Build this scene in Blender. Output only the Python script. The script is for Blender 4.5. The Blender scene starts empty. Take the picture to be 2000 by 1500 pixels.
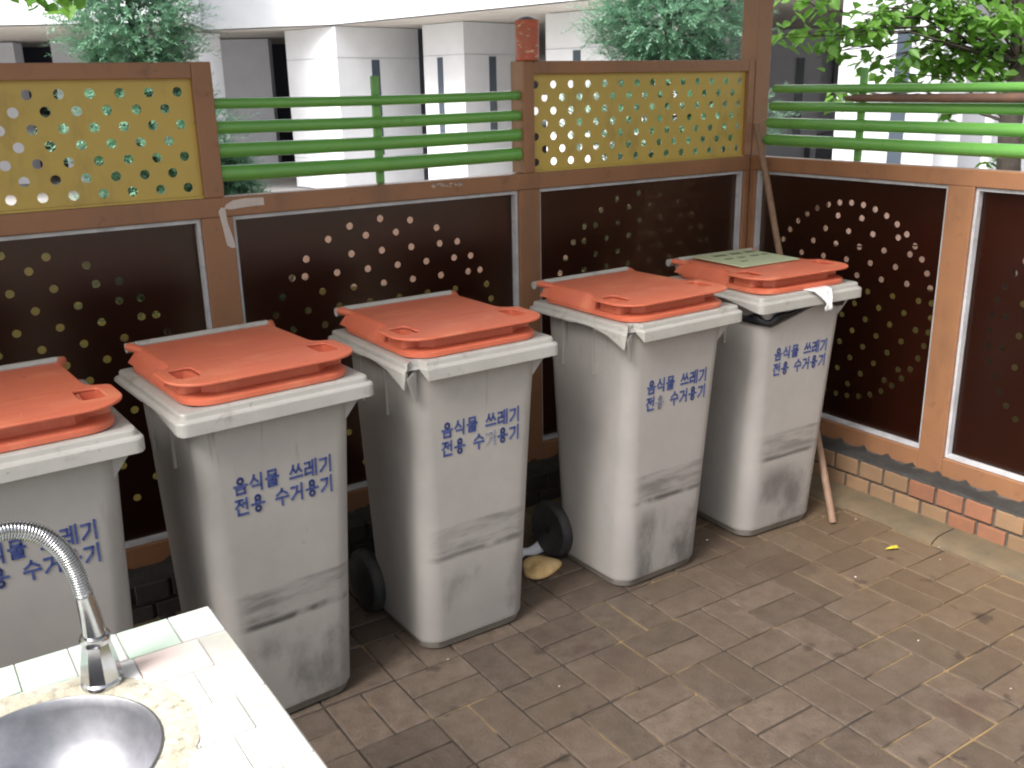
import bpy, bmesh, math, random
from mathutils import Vector, Matrix
R_ = math.radians
rnd = random.Random(7)
scene = bpy.context.scene
col = scene.collection

# ------------------------------------------------------------------ camera
CAM = Vector((-3.138, -2.901, 1.545)); FPX = 1889.1
def cam_axes(yaw, pit, rol):
    y, p, r = R_(yaw), R_(pit), R_(rol)
    f = Vector((-math.sin(y)*math.cos(p), math.cos(y)*math.cos(p), math.sin(p)))
    rt = Vector((math.cos(y), math.sin(y), 0)); up = rt.cross(f)
    return rt*math.cos(r)+up*math.sin(r), up*math.cos(r)-rt*math.sin(r), f
CR, CU, CF = cam_axes(-33.437, -17.124, -1.17)
cd = bpy.data.cameras.new('camera'); cam = bpy.data.objects.new('camera', cd); col.objects.link(cam)
m = Matrix.Identity(4)
for i in range(3):
    m[i][0] = CR[i]; m[i][1] = CU[i]; m[i][2] = -CF[i]; m[i][3] = CAM[i]
cam.matrix_world = m
cd.sensor_width = 36; cd.lens = FPX/2000*36; cd.clip_end = 500; cd.clip_start = .02
scene.camera = cam
def at_depth(px, py, dep):
    return CAM + (CF + CR*((px-1000)/FPX) + CU*((750-py)/FPX))*dep
def on_z(px, py, z):
    d = CF + CR*((px-1000)/FPX) + CU*((750-py)/FPX)
    return CAM + d*((z-CAM.z)/d.z)
def to_px(P):
    d = Vector(P)-CAM; z = d.dot(CF)
    return 1000+FPX*d.dot(CR)/z, 750-FPX*d.dot(CU)/z, z

# ------------------------------------------------------------------ sky and sun (overcast)
SUN_AZ, SUN_EL = 256, 48            # compass angle from +Y towards +X, and height
w = bpy.data.worlds.new('World'); scene.world = w; w.use_nodes = True
nt = w.node_tree; bg = nt.nodes['Background']
sky = nt.nodes.new('ShaderNodeTexSky'); sky.sky_type = 'NISHITA'; sky.sun_disc = False
sky.sun_elevation = R_(SUN_EL); sky.sun_rotation = R_(SUN_AZ)
sky.air_density = 1.0; sky.dust_density = 6.0; sky.ozone_density = 1.0
hs = nt.nodes.new('ShaderNodeHueSaturation'); hs.inputs['Saturation'].default_value = .35
nt.links.new(sky.outputs[0], hs.inputs['Color']); nt.links.new(hs.outputs[0], bg.inputs[0])
bg.inputs[1].default_value = .085
sl = bpy.data.lights.new('sun', 'SUN'); sl.energy = 1.5; sl.angle = R_(25); sl.color = (1, .985, .96)
so = bpy.data.objects.new('sun', sl); col.objects.link(so)
sd = Vector((math.sin(R_(SUN_AZ))*math.cos(R_(SUN_EL)), math.cos(R_(SUN_AZ))*math.cos(R_(SUN_EL)), math.sin(R_(SUN_EL))))
so.rotation_euler = sd.to_track_quat('Z', 'Y').to_euler(); so.location = (-6, -6, 8)
vs = scene.view_settings
vs.view_transform = 'Standard'; vs.look = 'None'; vs.gamma = 1; vs.use_curve_mapping = False
vs.exposure = 1.68

# ------------------------------------------------------------------ materials
def mat(name, base, rough=.5, var=None, scale=8, bump=0, bscale=40, metal=0, spec=.5, stretch=None, rand=0, detail=4):
    """base colour, mixed towards `var` by noise; optional relief; rand = per-object value change"""
    M = bpy.data.materials.new(name); M.use_nodes = True
    n = M.node_tree; b = n.nodes['Principled BSDF']
    b.inputs['Roughness'].default_value = rough; b.inputs['Metallic'].default_value = metal
    b.inputs['Specular IOR Level'].default_value = spec
    b.inputs['Base Color'].default_value = (*base, 1)
    tc = n.nodes.new('ShaderNodeTexCoord'); src = tc.outputs['Object']
    if stretch:
        mp = n.nodes.new('ShaderNodeMapping'); mp.inputs['Scale'].default_value = stretch
        n.links.new(src, mp.inputs[0]); src = mp.outputs[0]
    out = None
    if var:
        t = n.nodes.new('ShaderNodeTexNoise'); t.inputs['Scale'].default_value = scale; t.inputs['Detail'].default_value = detail
        t.inputs['Roughness'].default_value = .65
        n.links.new(src, t.inputs['Vector'])
        if rand:
            oi = n.nodes.new('ShaderNodeObjectInfo'); ad = n.nodes.new('ShaderNodeVectorMath'); ad.operation = 'ADD'
            sc = n.nodes.new('ShaderNodeMath'); sc.operation = 'MULTIPLY'; sc.inputs[1].default_value = 53
            n.links.new(oi.outputs['Random'], sc.inputs[0]); n.links.new(src, ad.inputs[0]); n.links.new(sc.outputs[0], ad.inputs[1])
            n.links.new(ad.outputs[0], t.inputs['Vector'])
        rp = n.nodes.new('ShaderNodeValToRGB'); rp.color_ramp.elements[0].position = .36; rp.color_ramp.elements[1].position = .66
        rp.color_ramp.elements[0].color = (*base, 1); rp.color_ramp.elements[1].color = (*var, 1)
        n.links.new(t.outputs['Fac'], rp.inputs[0]); out = rp.outputs[0]
        if rand:
            mr = n.nodes.new('ShaderNodeMapRange'); mr.inputs['To Min'].default_value = 1-rand; mr.inputs['To Max'].default_value = 1+rand
            n.links.new(oi.outputs['Random'], mr.inputs[0])
            mx = n.nodes.new('ShaderNodeMix'); mx.data_type = 'RGBA'; mx.blend_type = 'MULTIPLY'; mx.inputs[0].default_value = 1
            n.links.new(out, mx.inputs[6]); n.links.new(mr.outputs[0], mx.inputs[7]); out = mx.outputs[2]
        n.links.new(out, b.inputs['Base Color'])
    if bump:
        t2 = n.nodes.new('ShaderNodeTexNoise'); t2.inputs['Scale'].default_value = bscale; t2.inputs['Detail'].default_value = 5
        n.links.new(src, t2.inputs['Vector'])
        bp = n.nodes.new('ShaderNodeBump'); bp.inputs['Strength'].default_value = bump; bp.inputs['Distance'].default_value = .01
        n.links.new(t2.outputs['Fac'], bp.inputs['Height']); n.links.new(bp.outputs[0], b.inputs['Normal'])
    M['out'] = 0
    return M
def base_link(M):
    b = M.node_tree.nodes['Principled BSDF']
    l = b.inputs['Base Color'].links
    return l[0].from_socket if l else None
def overlay(M, colr, fac_socket):
    n = M.node_tree; b = n.nodes['Principled BSDF']; s = base_link(M)
    mx = n.nodes.new('ShaderNodeMix'); mx.data_type = 'RGBA'
    if s: n.links.new(s, mx.inputs[6])
    else: mx.inputs[6].default_value = b.inputs['Base Color'].default_value
    mx.inputs[7].default_value = (*colr, 1); n.links.new(fac_socket, mx.inputs[0]); n.links.new(mx.outputs[2], b.inputs['Base Color'])
def mnode(n, op, a, b=None, c=None, clamp=False):
    x = n.nodes.new('ShaderNodeMath'); x.operation = op; x.use_clamp = clamp
    for i, v in enumerate((a, b, c)):
        if v is None: continue
        if isinstance(v, (int, float)): x.inputs[i].default_value = v
        else: n.links.new(v, x.inputs[i])
    return x.outputs[0]
def noise(n, vec, scale, detail=4, rough=.6):
    t = n.nodes.new('ShaderNodeTexNoise'); t.inputs['Scale'].default_value = scale; t.inputs['Detail'].default_value = detail
    t.inputs['Roughness'].default_value = rough; n.links.new(vec, t.inputs['Vector']); return t.outputs['Fac']
def ramp(n, v, a, b):
    r = n.nodes.new('ShaderNodeMapRange'); r.inputs['From Min'].default_value = a; r.inputs['From Max'].default_value = b
    r.interpolation_type = 'SMOOTHSTEP'
    n.links.new(v, r.inputs[0]); return r.outputs[0]

M = {}
M['brown'] = mat('brown_paint', (.295, .14, .068), .42, (.245, .118, .06), 3, .04, 60)
M['brown_old'] = mat('brown_paint_worn', (.26, .13, .075), .5, (.20, .10, .06), 6, .08, 50)
M['yellow'] = mat('yellow_sheet', (.50, .355, .08), .42, (.45, .33, .08), 2.5, .02, 30)
M['green'] = mat('green_paint', (.15, .39, .08), .22, (.13, .34, .08), 5, .03, 30, spec=.6)
M['green_flat'] = mat('green_paint_flat', (.17, .42, .10), .4, (.12, .30, .09), 12)
M['dark_sheet'] = mat('dark_brown_sheet', (.40, .23, .165), .5, (.52, .25, .175), 1.5)
M['alu'] = mat('pale_aluminium', (.52, .53, .55), .45, (.4, .4, .42), 15, .03, 40)
M['orange'] = mat('orange_plastic', (.58, .135, .068), .48, (.52, .125, .07), 5, .06, 25)
M['rubber'] = mat('black_rubber', (.02, .02, .022), .7, (.05, .045, .04), 14, .1, 60)
M['black_plastic'] = mat('black_plastic', (.012, .012, .013), .35)
M['blue_print'] = mat('blue_print', (.03, .052, .20), .6, (.08, .105, .25), 70)
M['blue_faded'] = mat('faded_print', (.19, .20, .28), .6, (.31, .30, .32), 50)
M['white_bag'] = mat('white_film', (.8, .8, .8), .35, bump=.3, bscale=60)
M['black_bag'] = mat('black_film', (.012, .012, .014), .28, bump=.4, bscale=45)
M['card'] = mat('pale_green_card', (.46, .52, .33), .45, (.42, .46, .31), 9)
M['ink'] = mat('black_ink', (.02, .025, .02), .6)
M['chrome'] = mat('chrome', (.52, .53, .54), .16, (.42, .42, .43), 30, metal=1)
M['steel'] = mat('brushed_steel', (.36, .36, .38), .45, (.30, .30, .32), 40, metal=1, bump=.02)
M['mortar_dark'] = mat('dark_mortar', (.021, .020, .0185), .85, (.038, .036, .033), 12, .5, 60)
M['mortar_joint'] = mat('joint_mortar', (.06, .055, .05), .9, (.10, .085, .07), 18, .5, 60)
M['brick'] = mat('brick_orange', (.25, .105, .055), .8, (.20, .09, .05), 14, .15, 90, rand=.15)
M['brick_tan'] = mat('brick_tan', (.235, .14, .075), .8, (.20, .125, .07), 14, .15, 90, rand=.12)
M['brick_shaded'] = mat('brick_shaded', (.045, .036, .032), .85, (.03, .026, .024), 14, .15, 90, rand=.15)  # brick with the shade behind the bins put into its colour
M['kerb'] = mat('kerb_stone', (.135, .096, .054), .85, (.09, .07, .042), 10, .25, 50)
M['wood'] = mat('weathered_wood', (.25, .155, .10), .7, (.19, .115, .075), 12, .2, 40, stretch=(6, 6, .6))
M['rust_pipe'] = mat('rusty_pipe', (.16, .085, .055), .6, (.11, .065, .05), 20, .2, 50)
M['white_render'] = mat('white_stone', (.75, .765, .80), .7, (.70, .715, .75), 2)
M['grey_render'] = mat('grey_stone', (.52, .53, .58), .7, (.47, .48, .53), 1.5)
M['soffit'] = mat('soffit_boards', (.62, .58, .53), .7, (.5, .46, .42), 1.2, stretch=(.5, 6, 1))
M['glass_dark'] = mat('dark_window', (.07, .09, .12), .15)
M['door_dark'] = mat('dark_opening', (.05, .055, .08), .5)
M['concrete'] = mat('pale_concrete', (.40, .385, .37), .85, (.35, .335, .32), 1.2, .1, 20)
M['grass'] = mat('lawn', (.12, .14, .03), .9, (.07, .10, .02), 1.5, .4, 30)
M['bark'] = mat('bark', (.07, .055, .045), .9, (.035, .03, .025), 14, .6, 30)
M['needle'] = mat('conifer_needles', (.27, .45, .32), .55, (.17, .32, .22), 3)
M['leaf'] = mat('broad_leaf', (.17, .34, .055), .45, (.11, .25, .045), 6)
M['tape'] = mat('old_tape', (.55, .49, .45), .6, (.48, .42, .38), 25)
M['bread'] = mat('bread_crust', (.62, .40, .16), .8, (.72, .52, .26), 30, .3, 60)
M['paper'] = mat('white_paper', (.72, .72, .75), .7)
M['red_paper'] = mat('red_print', (.6, .04, .04), .6)
M['yellow_leaf'] = mat('yellow_leaf', (.55, .45, .05), .6)
M['sink_white'] = mat('sink_grout', (.50, .50, .47), .5, (.42, .41, .36), 9, .1, 60)
M['tile_w'] = mat('tile_white', (.60, .60, .59), .22)
M['tile_g'] = mat('tile_pale_green', (.52, .64, .54), .22)
M['tile_p'] = mat('tile_pale_pink', (.66, .55, .51), .22)
M['tile_y'] = mat('tile_cream', (.66, .66, .55), .22)
M['roof'] = mat('roof_sheet', (.30, .28, .26), .6)
for k in ('leaf', 'needle'):
    b = M[k].node_tree.nodes['Principled BSDF']
    b.inputs['Subsurface Weight'].default_value = 0
    n = M[k].node_tree; tr = n.nodes.new('ShaderNodeBsdfTranslucent'); mx = n.nodes.new('ShaderNodeMixShader')
    s = base_link(M[k]); hv = n.nodes.new('ShaderNodeHueSaturation'); hv.inputs['Value'].default_value = 1.5
    n.links.new(s, hv.inputs['Color']); n.links.new(hv.outputs[0], tr.inputs[0])
    mx.inputs[0].default_value = .45 if k == 'leaf' else .2
    n.links.new(b.outputs[0], mx.inputs[1]); n.links.new(tr.outputs[0], mx.inputs[2])
    n.links.new(mx.outputs[0], n.nodes['Material Output'].inputs[0])

# smoked acrylic: thin tinted sheet, reflective by angle
A = bpy.data.materials.new('smoked_acrylic'); A.use_nodes = True; n = A.node_tree; n.nodes.remove(n.nodes['Principled BSDF'])
tr = n.nodes.new('ShaderNodeBsdfTransparent'); tr.inputs[0].default_value = (.52, .42, .37, 1)
gl = n.nodes.new('ShaderNodeBsdfGlossy'); gl.inputs['Roughness'].default_value = .26; gl.inputs[0].default_value = (.9, .85, .8, 1)
fr = n.nodes.new('ShaderNodeFresnel'); fr.inputs[0].default_value = 1.5
mx = n.nodes.new('ShaderNodeMixShader')
n.links.new(mnode(n, 'MULTIPLY', fr.outputs[0], .85), mx.inputs[0]); n.links.new(tr.outputs[0], mx.inputs[1]); n.links.new(gl.outputs[0], mx.inputs[2])
n.links.new(mx.outputs[0], n.nodes['Material Output'].inputs[0]); M['acrylic'] = A

# bin plastic with scuff band and grime (wear with its own shape, in the bin's own coordinates)
def bin_mat():
    B = mat('grey_bin_plastic', (.385, .362, .336), .42, (.335, .317, .297), 4, .03, 30)
    n = B.node_tree; tc = n.nodes.new('ShaderNodeTexCoord'); oi = n.nodes.new('ShaderNodeObjectInfo')
    ad = n.nodes.new('ShaderNodeVectorMath'); ad.operation = 'ADD'
    n.links.new(tc.outputs['Object'], ad.inputs[0]); n.links.new(mnode(n, 'MULTIPLY', oi.outputs['Random'], 37), ad.inputs[1])
    sp = n.nodes.new('ShaderNodeSeparateXYZ'); n.links.new(tc.outputs['Object'], sp.inputs[0])
    X, Y, Z = sp.outputs
    v = ad.outputs[0]
    mp = n.nodes.new('ShaderNodeMapping'); mp.inputs['Scale'].default_value = (1, 1, 5); n.links.new(v, mp.inputs[0])
    mq = n.nodes.new('ShaderNodeMapping'); mq.inputs['Scale'].default_value = (1, 1, .55); n.links.new(v, mq.inputs[0]); nz = noise(n, mq.outputs[0], 6.5, 5, .62); nf = noise(n, mp.outputs[0], 6.5, 4, .6); nl = noise(n, mp.outputs[0], 8, 4)
    front = mnode(n, 'MULTIPLY', ramp(n, Y, -.10, -.14), ramp(n, mnode(n, 'ADD', mnode(n, 'ABSOLUTE', mnode(n, 'ADD', X, -.012)), mnode(n, 'MULTIPLY', nz, .10)), .222, .165))
    vary = mnode(n, 'ADD', .95, mnode(n, 'MULTIPLY', oi.outputs['Random'], .45))
    # upper scuff band z .31 .. .39, thin dark line at .30
    zz = mnode(n, 'ADD', Z, mnode(n, 'MULTIPLY', mnode(n, 'SUBTRACT', nl, .5), .02))
    band = mnode(n, 'MULTIPLY', ramp(n, zz, .305, .315), ramp(n, zz, .395, .385))
    band = mnode(n, 'MULTIPLY', band, mnode(n, 'ADD', .10, mnode(n, 'MULTIPLY', ramp(n, nf, .36, .70), .42)))
    line = mnode(n, 'SUBTRACT', 1, mnode(n, 'DIVIDE', mnode(n, 'ABSOLUTE', mnode(n, 'SUBTRACT', zz, .298)), .013), clamp=True)
    line = mnode(n, 'MULTIPLY', mnode(n, 'POWER', line, .6), ramp(n, noise(n, v, 7, 3), .26, .5))
    low = mnode(n, 'MULTIPLY', ramp(n, zz, .30, .20), mnode(n, 'MULTIPLY', ramp(n, nz, .36, .72), .68))
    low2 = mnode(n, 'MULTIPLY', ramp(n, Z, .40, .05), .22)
    d = mnode(n, 'MAXIMUM', mnode(n, 'MAXIMUM', mnode(n, 'MULTIPLY', line, .8), band), low)
    d = mnode(n, 'MULTIPLY', mnode(n, 'MULTIPLY', d, front), vary, clamp=True)
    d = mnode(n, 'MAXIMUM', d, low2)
    overlay(B, (.075, .07, .066), d)
    # drips under the rim
    mp2 = n.nodes.new('ShaderNodeMapping'); mp2.inputs['Scale'].default_value = (1, 1, .08); n.links.new(v, mp2.inputs[0])
    dr = ramp(n, noise(n, mp2.outputs[0], 42, 2), .60, .74)
    dr = mnode(n, 'MULTIPLY', dr, mnode(n, 'MULTIPLY', ramp(n, Z, .62, .84), .6))
    overlay(B, (.15, .12, .09), dr)
    sm = mnode(n, 'MULTIPLY', ramp(n, noise(n, v, 55, 4), .66, .74), mnode(n, 'MULTIPLY', ramp(n, nz, .45, .6), .35))
    overlay(B, (.16, .14, .12), sm)
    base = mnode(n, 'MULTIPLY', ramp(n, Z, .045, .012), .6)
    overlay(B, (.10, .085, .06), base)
    return B
M['bin'] = bin_mat()
M['bin_rim'] = mat('grey_rim_plastic', (.43, .415, .385), .4, (.38, .365, .335), 9, .03, 30)

def wear(k, colr, scale, lo, hi, amt, st=(1, 1, 1), detail=4, rnd_obj=True):
    n = M[k].node_tree; tc = n.nodes.new('ShaderNodeTexCoord'); mp = n.nodes.new('ShaderNodeMapping'); mp.inputs['Scale'].default_value = st
    ge = n.nodes.new('ShaderNodeNewGeometry')
    n.links.new(ge.outputs['Position'], mp.inputs[0])
    overlay(M[k], colr, mnode(n, 'MULTIPLY', ramp(n, noise(n, mp.outputs[0], scale, detail, .7), lo, hi), amt))
wear('brown', (.11, .06, .04), 16, .58, .72, .5); wear('brown', (.40, .30, .22), 45, .70, .76, .6); wear('brown', (.16, .085, .05), 5, .5, .7, .5, (1, 1, .3))
wear('orange', (.68, .25, .14), 7, .48, .70, .45, (1, 1.6, 1)); wear('orange', (.28, .07, .04), 22, .62, .74, .45); wear('orange', (.66, .30, .2), 90, .64, .72, .4, (1, .12, 1))
wear('yellow', (.30, .21, .06), 7, .52, .70, .5, (1, 1, .5)); wear('yellow', (.2, .13, .05), 40, .68, .75, .5)
wear('bin_rim', (.19, .165, .13), 13, .56, .72, .55); wear('bin_rim', (.12, .10, .08), 50, .64, .72, .45)
wear('green', (.08, .2, .05), 25, .62, .72, .5); wear('alu', (.25, .24, .22), 20, .55, .7, .5)
# concrete paver: mauve brown, sandy towards nothing in particular (own stains)
def paver_mat():
    P = mat('paver', (.078, .056, .041), .56, (.115, .086, .066), 22, .3, 120, rand=.22, detail=6)
    n = P.node_tree; ge = n.nodes.new('ShaderNodeNewGeometry'); v = ge.outputs['Position']
    s1 = mnode(n, 'MULTIPLY', ramp(n, noise(n, v, 2.1, 3), .48, .66), .5)
    overlay(P, (.085, .060, .041), s1)
    sp = n.nodes.new('ShaderNodeSeparateXYZ'); n.links.new(v, sp.inputs[0])
    # yellowish brown mixed in, stronger towards the right wall
    warm = mnode(n, 'MULTIPLY', ramp(n, mnode(n, 'ADD', sp.outputs[0], mnode(n, 'MULTIPLY', noise(n, v, 3, 4), .5)), -1.0, .1), .62)
    overlay(P, (.145, .095, .050), warm)
    st = mnode(n, 'MULTIPLY', ramp(n, noise(n, v, 9.5, 3, .5), .645, .70), .62)
    overlay(P, (.036, .024, .019), st)
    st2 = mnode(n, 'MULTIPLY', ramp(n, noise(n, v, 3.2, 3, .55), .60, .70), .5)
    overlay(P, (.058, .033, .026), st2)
    sp2 = mnode(n, 'MULTIPLY', ramp(n, noise(n, v, 60, 3), .70, .76), .5)
    overlay(P, (.20, .18, .16), sp2)
    return P
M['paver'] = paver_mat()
def bed_mat():
    P = mat('joint_sand', (.028, .022, .018), .95, (.05, .038, .028), 30, .4, 120)
    n = P.node_tree; ge = n.nodes.new('ShaderNodeNewGeometry')
    sp = n.nodes.new('ShaderNodeSeparateXYZ'); n.links.new(ge.outputs['Position'], sp.inputs[0])
    k = mnode(n, 'ADD', noise(n, ge.outputs['Position'], 3.6, 3), mnode(n, 'MULTIPLY', mnode(n, 'ADD', sp.outputs[0], 1.5), .07))
    overlay(P, (.30, .20, .09), mnode(n, 'MULTIPLY', ramp(n, k, .50, .60), .8))
    return P
M['bed'] = bed_mat()

# ------------------------------------------------------------------ mesh helpers
class MB:
    def __init__(s): s.v = []; s.f = []; s.m = []
    def add(s, vs, fs, mi=0):
        o = len(s.v); s.v += [tuple(p) for p in vs]; s.f += [tuple(i+o for i in f) for f in fs]; s.m += [mi]*len(fs)
    def box(s, a, b, mi=0, bev=0):
        (x0, y0, z0), (x1, y1, z1) = a, b
        if x0 > x1: x0, x1 = x1, x0
        if y0 > y1: y0, y1 = y1, y0
        if z0 > z1: z0, z1 = z1, z0
        if not bev:
            s.add([(x0,y0,z0),(x1,y0,z0),(x1,y1,z0),(x0,y1,z0),(x0,y0,z1),(x1,y0,z1),(x1,y1,z1),(x0,y1,z1)],
                  [(0,3,2,1),(4,5,6,7),(0,1,5,4),(1,2,6,5),(2,3,7,6),(3,0,4,7)], mi); return
        bm = bmesh.new(); bmesh.ops.create_cube(bm, size=1)
        for v in bm.verts: v.co = ((x0+x1)/2+v.co.x*(x1-x0), (y0+y1)/2+v.co.y*(y1-y0), (z0+z1)/2+v.co.z*(z1-z0))
        bmesh.ops.bevel(bm, geom=bm.edges[:], offset=bev, segments=2, affect='EDGES', profile=.5)
        bm.verts.index_update(); s.add([v.co.copy() for v in bm.verts], [[v.index for v in f.verts] for f in bm.faces], mi); bm.free()
    def loft(s, rings, cap0=True, cap1=True, mi=0, closed=True):
        n = len(rings[0]); vs = [p for r in rings for p in r]; fs = []
        for i in range(len(rings)-1):
            for j in range(n if closed else n-1):
                k = (j+1) % n; fs.append((i*n+j, i*n+k, (i+1)*n+k, (i+1)*n+j))
        if cap0: fs.append(tuple(range(n-1, -1, -1)))
        if cap1: fs.append(tuple((len(rings)-1)*n+i for i in range(n)))
        s.add(vs, fs, mi)
    def tube(s, pts, rad, seg=12, mi=0, caps=True):
        pts = [Vector(p) for p in pts]
        rs = rad if isinstance(rad, (list, tuple)) else [rad]*len(pts)
        rings = []; up = None
        for i, p in enumerate(pts):
            t = (pts[min(i+1, len(pts)-1)]-pts[max(i-1, 0)]).normalized()
            if up is None:
                up = Vector((0,0,1)) if abs(t.z) < .9 else Vector((1,0,0))
            a = t.cross(up).normalized(); up = a.cross(t).normalized()
            rings.append([p+(a*math.cos(2*math.pi*k/seg)+up*math.sin(2*math.pi*k/seg))*rs[i] for k in range(seg)])
        s.loft(rings, caps, caps, mi)
    def lathe(s, prof, c=(0,0,0), axis='Z', seg=24, mi=0):
        rings = []
        for r, h in prof:
            ring = []
            for k in range(seg):
                a = 2*math.pi*k/seg; x, y = r*math.cos(a), r*math.sin(a)
                p = (x, y, h) if axis == 'Z' else (h, x, y)
                ring.append((c[0]+p[0], c[1]+p[1], c[2]+p[2]))
            rings.append(ring)
        s.loft(rings, True, True, mi)
    def mesh(s, name, mats, smooth=None):
        me = bpy.data.meshes.new(name); me.from_pydata(s.v, [], s.f)
        for mt in (mats if isinstance(mats, (list, tuple)) else [mats]): me.materials.append(M[mt] if isinstance(mt, str) else mt)
        me.polygons.foreach_set('material_index', s.m)
        bm = bmesh.new(); bm.from_mesh(me); bmesh.ops.recalc_face_normals(bm, faces=bm.faces); bm.to_mesh(me); bm.free()
        if smooth is not None:
            me.polygons.foreach_set('use_smooth', [True]*len(me.polygons)); me.set_sharp_from_angle(angle=R_(smooth))
        me.update(); return me
    def build(s, name, mats, parent=None, smooth=None, **k):
        return link(name, s.mesh(name, mats, smooth), parent, **k)
def link(name, me, parent=None, loc=(0,0,0), rz=0):
    o = bpy.data.objects.new(name, me); col.objects.link(o)
    o.location = loc; o.rotation_euler = (0, 0, rz)
    if parent: o.parent = parent
    return o
def tag(o, label=None, cat=None, group=None, kind=None):
    if label: o['label'] = label
    if cat: o['category'] = cat
    if group: o['group'] = group
    if kind: o['kind'] = kind
    return o
def thing(name, label, cat, loc=(0,0,0), rz=0, group=None):
    o = bpy.data.objects.new(name, None); col.objects.link(o); o.empty_display_size = .05
    o.location = loc; o.rotation_euler = (0, 0, rz); return tag(o, label, cat, group)
def fill(outer, holes, thick, bevel=0):
    """flat sheet in XY with real holes, as a mesh (thickness along Z, centred)"""
    cu = bpy.data.curves.new('tmp', 'CURVE'); cu.dimensions = '2D'; cu.fill_mode = 'BOTH'
    for poly in [outer]+holes:
        sp = cu.splines.new('POLY'); sp.points.add(len(poly)-1); sp.use_cyclic_u = True
        for p, q in zip(sp.points, poly): p.co = (q[0], q[1], 0, 1)
    cu.extrude = max(thick/2-bevel, 0); cu.bevel_depth = bevel; cu.bevel_resolution = 1; cu.offset = -bevel
    o = bpy.data.objects.new('tmp', cu); col.objects.link(o)
    bpy.context.view_layer.update()
    me = bpy.data.meshes.new_from_object(o.evaluated_get(bpy.context.evaluated_depsgraph_get()))
    bpy.data.objects.remove(o); bpy.data.curves.remove(cu)
    me.materials.clear(); return me
def circle(x, y, r, n=14): return [(x+r*math.cos(2*math.pi*k/n), y+r*math.sin(2*math.pi*k/n)) for k in range(n)]
def rrect(x0, x1, y0, y1, r, nc=5, ns=0):
    """rounded rectangle, anticlockwise from bottom right corner; ns extra points along each side"""
    pts = []; cs = [(x1-r, y0+r, -90), (x1-r, y1-r, 0), (x0+r, y1-r, 90), (x0+r, y0+r, 180)]
    for i, (cx, cy, a) in enumerate(cs):
        arc = [(cx+r*math.cos(R_(a+90*k/nc)), cy+r*math.sin(R_(a+90*k/nc))) for k in range(nc+1)]
        pts += arc
        nx = cs[(i+1) % 4]; b = (nx[0]+r*math.cos(R_(nx[2])), nx[1]+r*math.sin(R_(nx[2])))
        for k in range(1, ns+1):
            t = k/(ns+1); pts.append((arc[-1][0]*(1-t)+b[0]*t, arc[-1][1]*(1-t)+b[1]*t))
    return pts
def xf(me, fn):
    for v in me.vertices: v.co = fn(v.co.x, v.co.y, v.co.z)
    me.update(); return me

# ================================================================== setting
# ground outside, lawn and pale paving in front of the building
ZO = -.25
g = MB(); g.add([(-120,-90,ZO-.02),(160,-90,ZO-.02),(160,160,ZO-.02),(-120,160,ZO-.02)], [(0,1,2,3)])
tag(g.build('ground', 'concrete'), kind='structure')
g = MB()
arc = []
for k in range(41):
    a = -60+160*k/40; rl = 9.2+5.5*min(max((17-a)/4, 0), 1); arc.append((CAM.x+rl*math.sin(R_(a)), CAM.y+rl*math.cos(R_(a)), ZO))
g.add(arc+[(6, -8, ZO), (-14, -8, ZO)], [tuple(range(len(arc)+2))])
tag(g.build('lawn', 'grass'), kind='structure')

# pavement: bed + pavers in basket weave
pave = MB(); pave.box((-4.6, -4.2, -.3), (.10, .10, -.0055))
pave = tag(pave.build('pavement', 'bed'), kind='structure')
def paver_mesh(lx, ly):
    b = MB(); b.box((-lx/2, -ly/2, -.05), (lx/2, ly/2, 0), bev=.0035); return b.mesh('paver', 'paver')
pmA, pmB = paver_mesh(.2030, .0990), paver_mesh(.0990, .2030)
CELL = .2085; cells = []
for i in range(-17, 5):
    for j in range(-15, 7):
        x, y = -1.113+i*CELL, -1.22+j*CELL
        yl = (i+j) % 2
        for h in (0, 1):
            cx, cy = (x+CELL*(.25+.5*h), y+CELL/2) if yl else (x+CELL/2, y+CELL*(.25+.5*h))
            if cx > -.2 or cy > -.02 or cx < -4.4 or cy < -4: continue
            cells.append((cx, cy, yl))
vis, hid = [], []
for c in cells:
    u, v, z = to_px((c[0], c[1], 0))
    s = z if (z > 0 and -120 < u < 2120 and 800 < v < 1640 and not (u < 520 and v > 1180)) else 99+abs(z)
    (vis if s < 99 else hid).append((s, c))
vis.sort()
hid += vis[295:]; vis = vis[:295]
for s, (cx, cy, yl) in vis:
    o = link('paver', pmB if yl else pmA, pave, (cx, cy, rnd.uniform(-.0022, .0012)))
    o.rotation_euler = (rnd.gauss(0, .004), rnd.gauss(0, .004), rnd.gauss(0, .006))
b = MB()
for s, (cx, cy, yl) in hid:
    lx, ly = (.1005, .2045) if yl else (.2045, .1005)
    b.box((cx-lx/2, cy-ly/2, -.05), (cx+lx/2, cy+ly/2, rnd.uniform(-.002, .001)))
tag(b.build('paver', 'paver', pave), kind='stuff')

# kerb stones along both walls
kr = MB()
def kerb_ring(y): return [(-.12, y, -.1), (-.12, y, .024), (-.20, y, .022), (-.235, y, .018), (-.258, y, .008), (-.268, y, -.006), (-.27, y, -.1)]
kerb = tag(MB().build('kerb', 'kerb'), kind='structure')
yy = -.27; first = True
while yy > -3.6:
    L = .9 if first else 1.0; first = False
    kb = MB(); kb.loft([kerb_ring(yy), kerb_ring(yy-L+.006)]); kb.build('kerb_stone', 'kerb', kerb, 40); yy -= L
xx = -.275
while xx > -4.3:
    kb = MB(); kb.loft([[(xx, p[0], p[2]) for p in kerb_ring(0)], [(xx-.994, p[0], p[2]) for p in kerb_ring(0)]]); kb.build('kerb_stone', 'kerb', kerb, 40); xx -= 1

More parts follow.
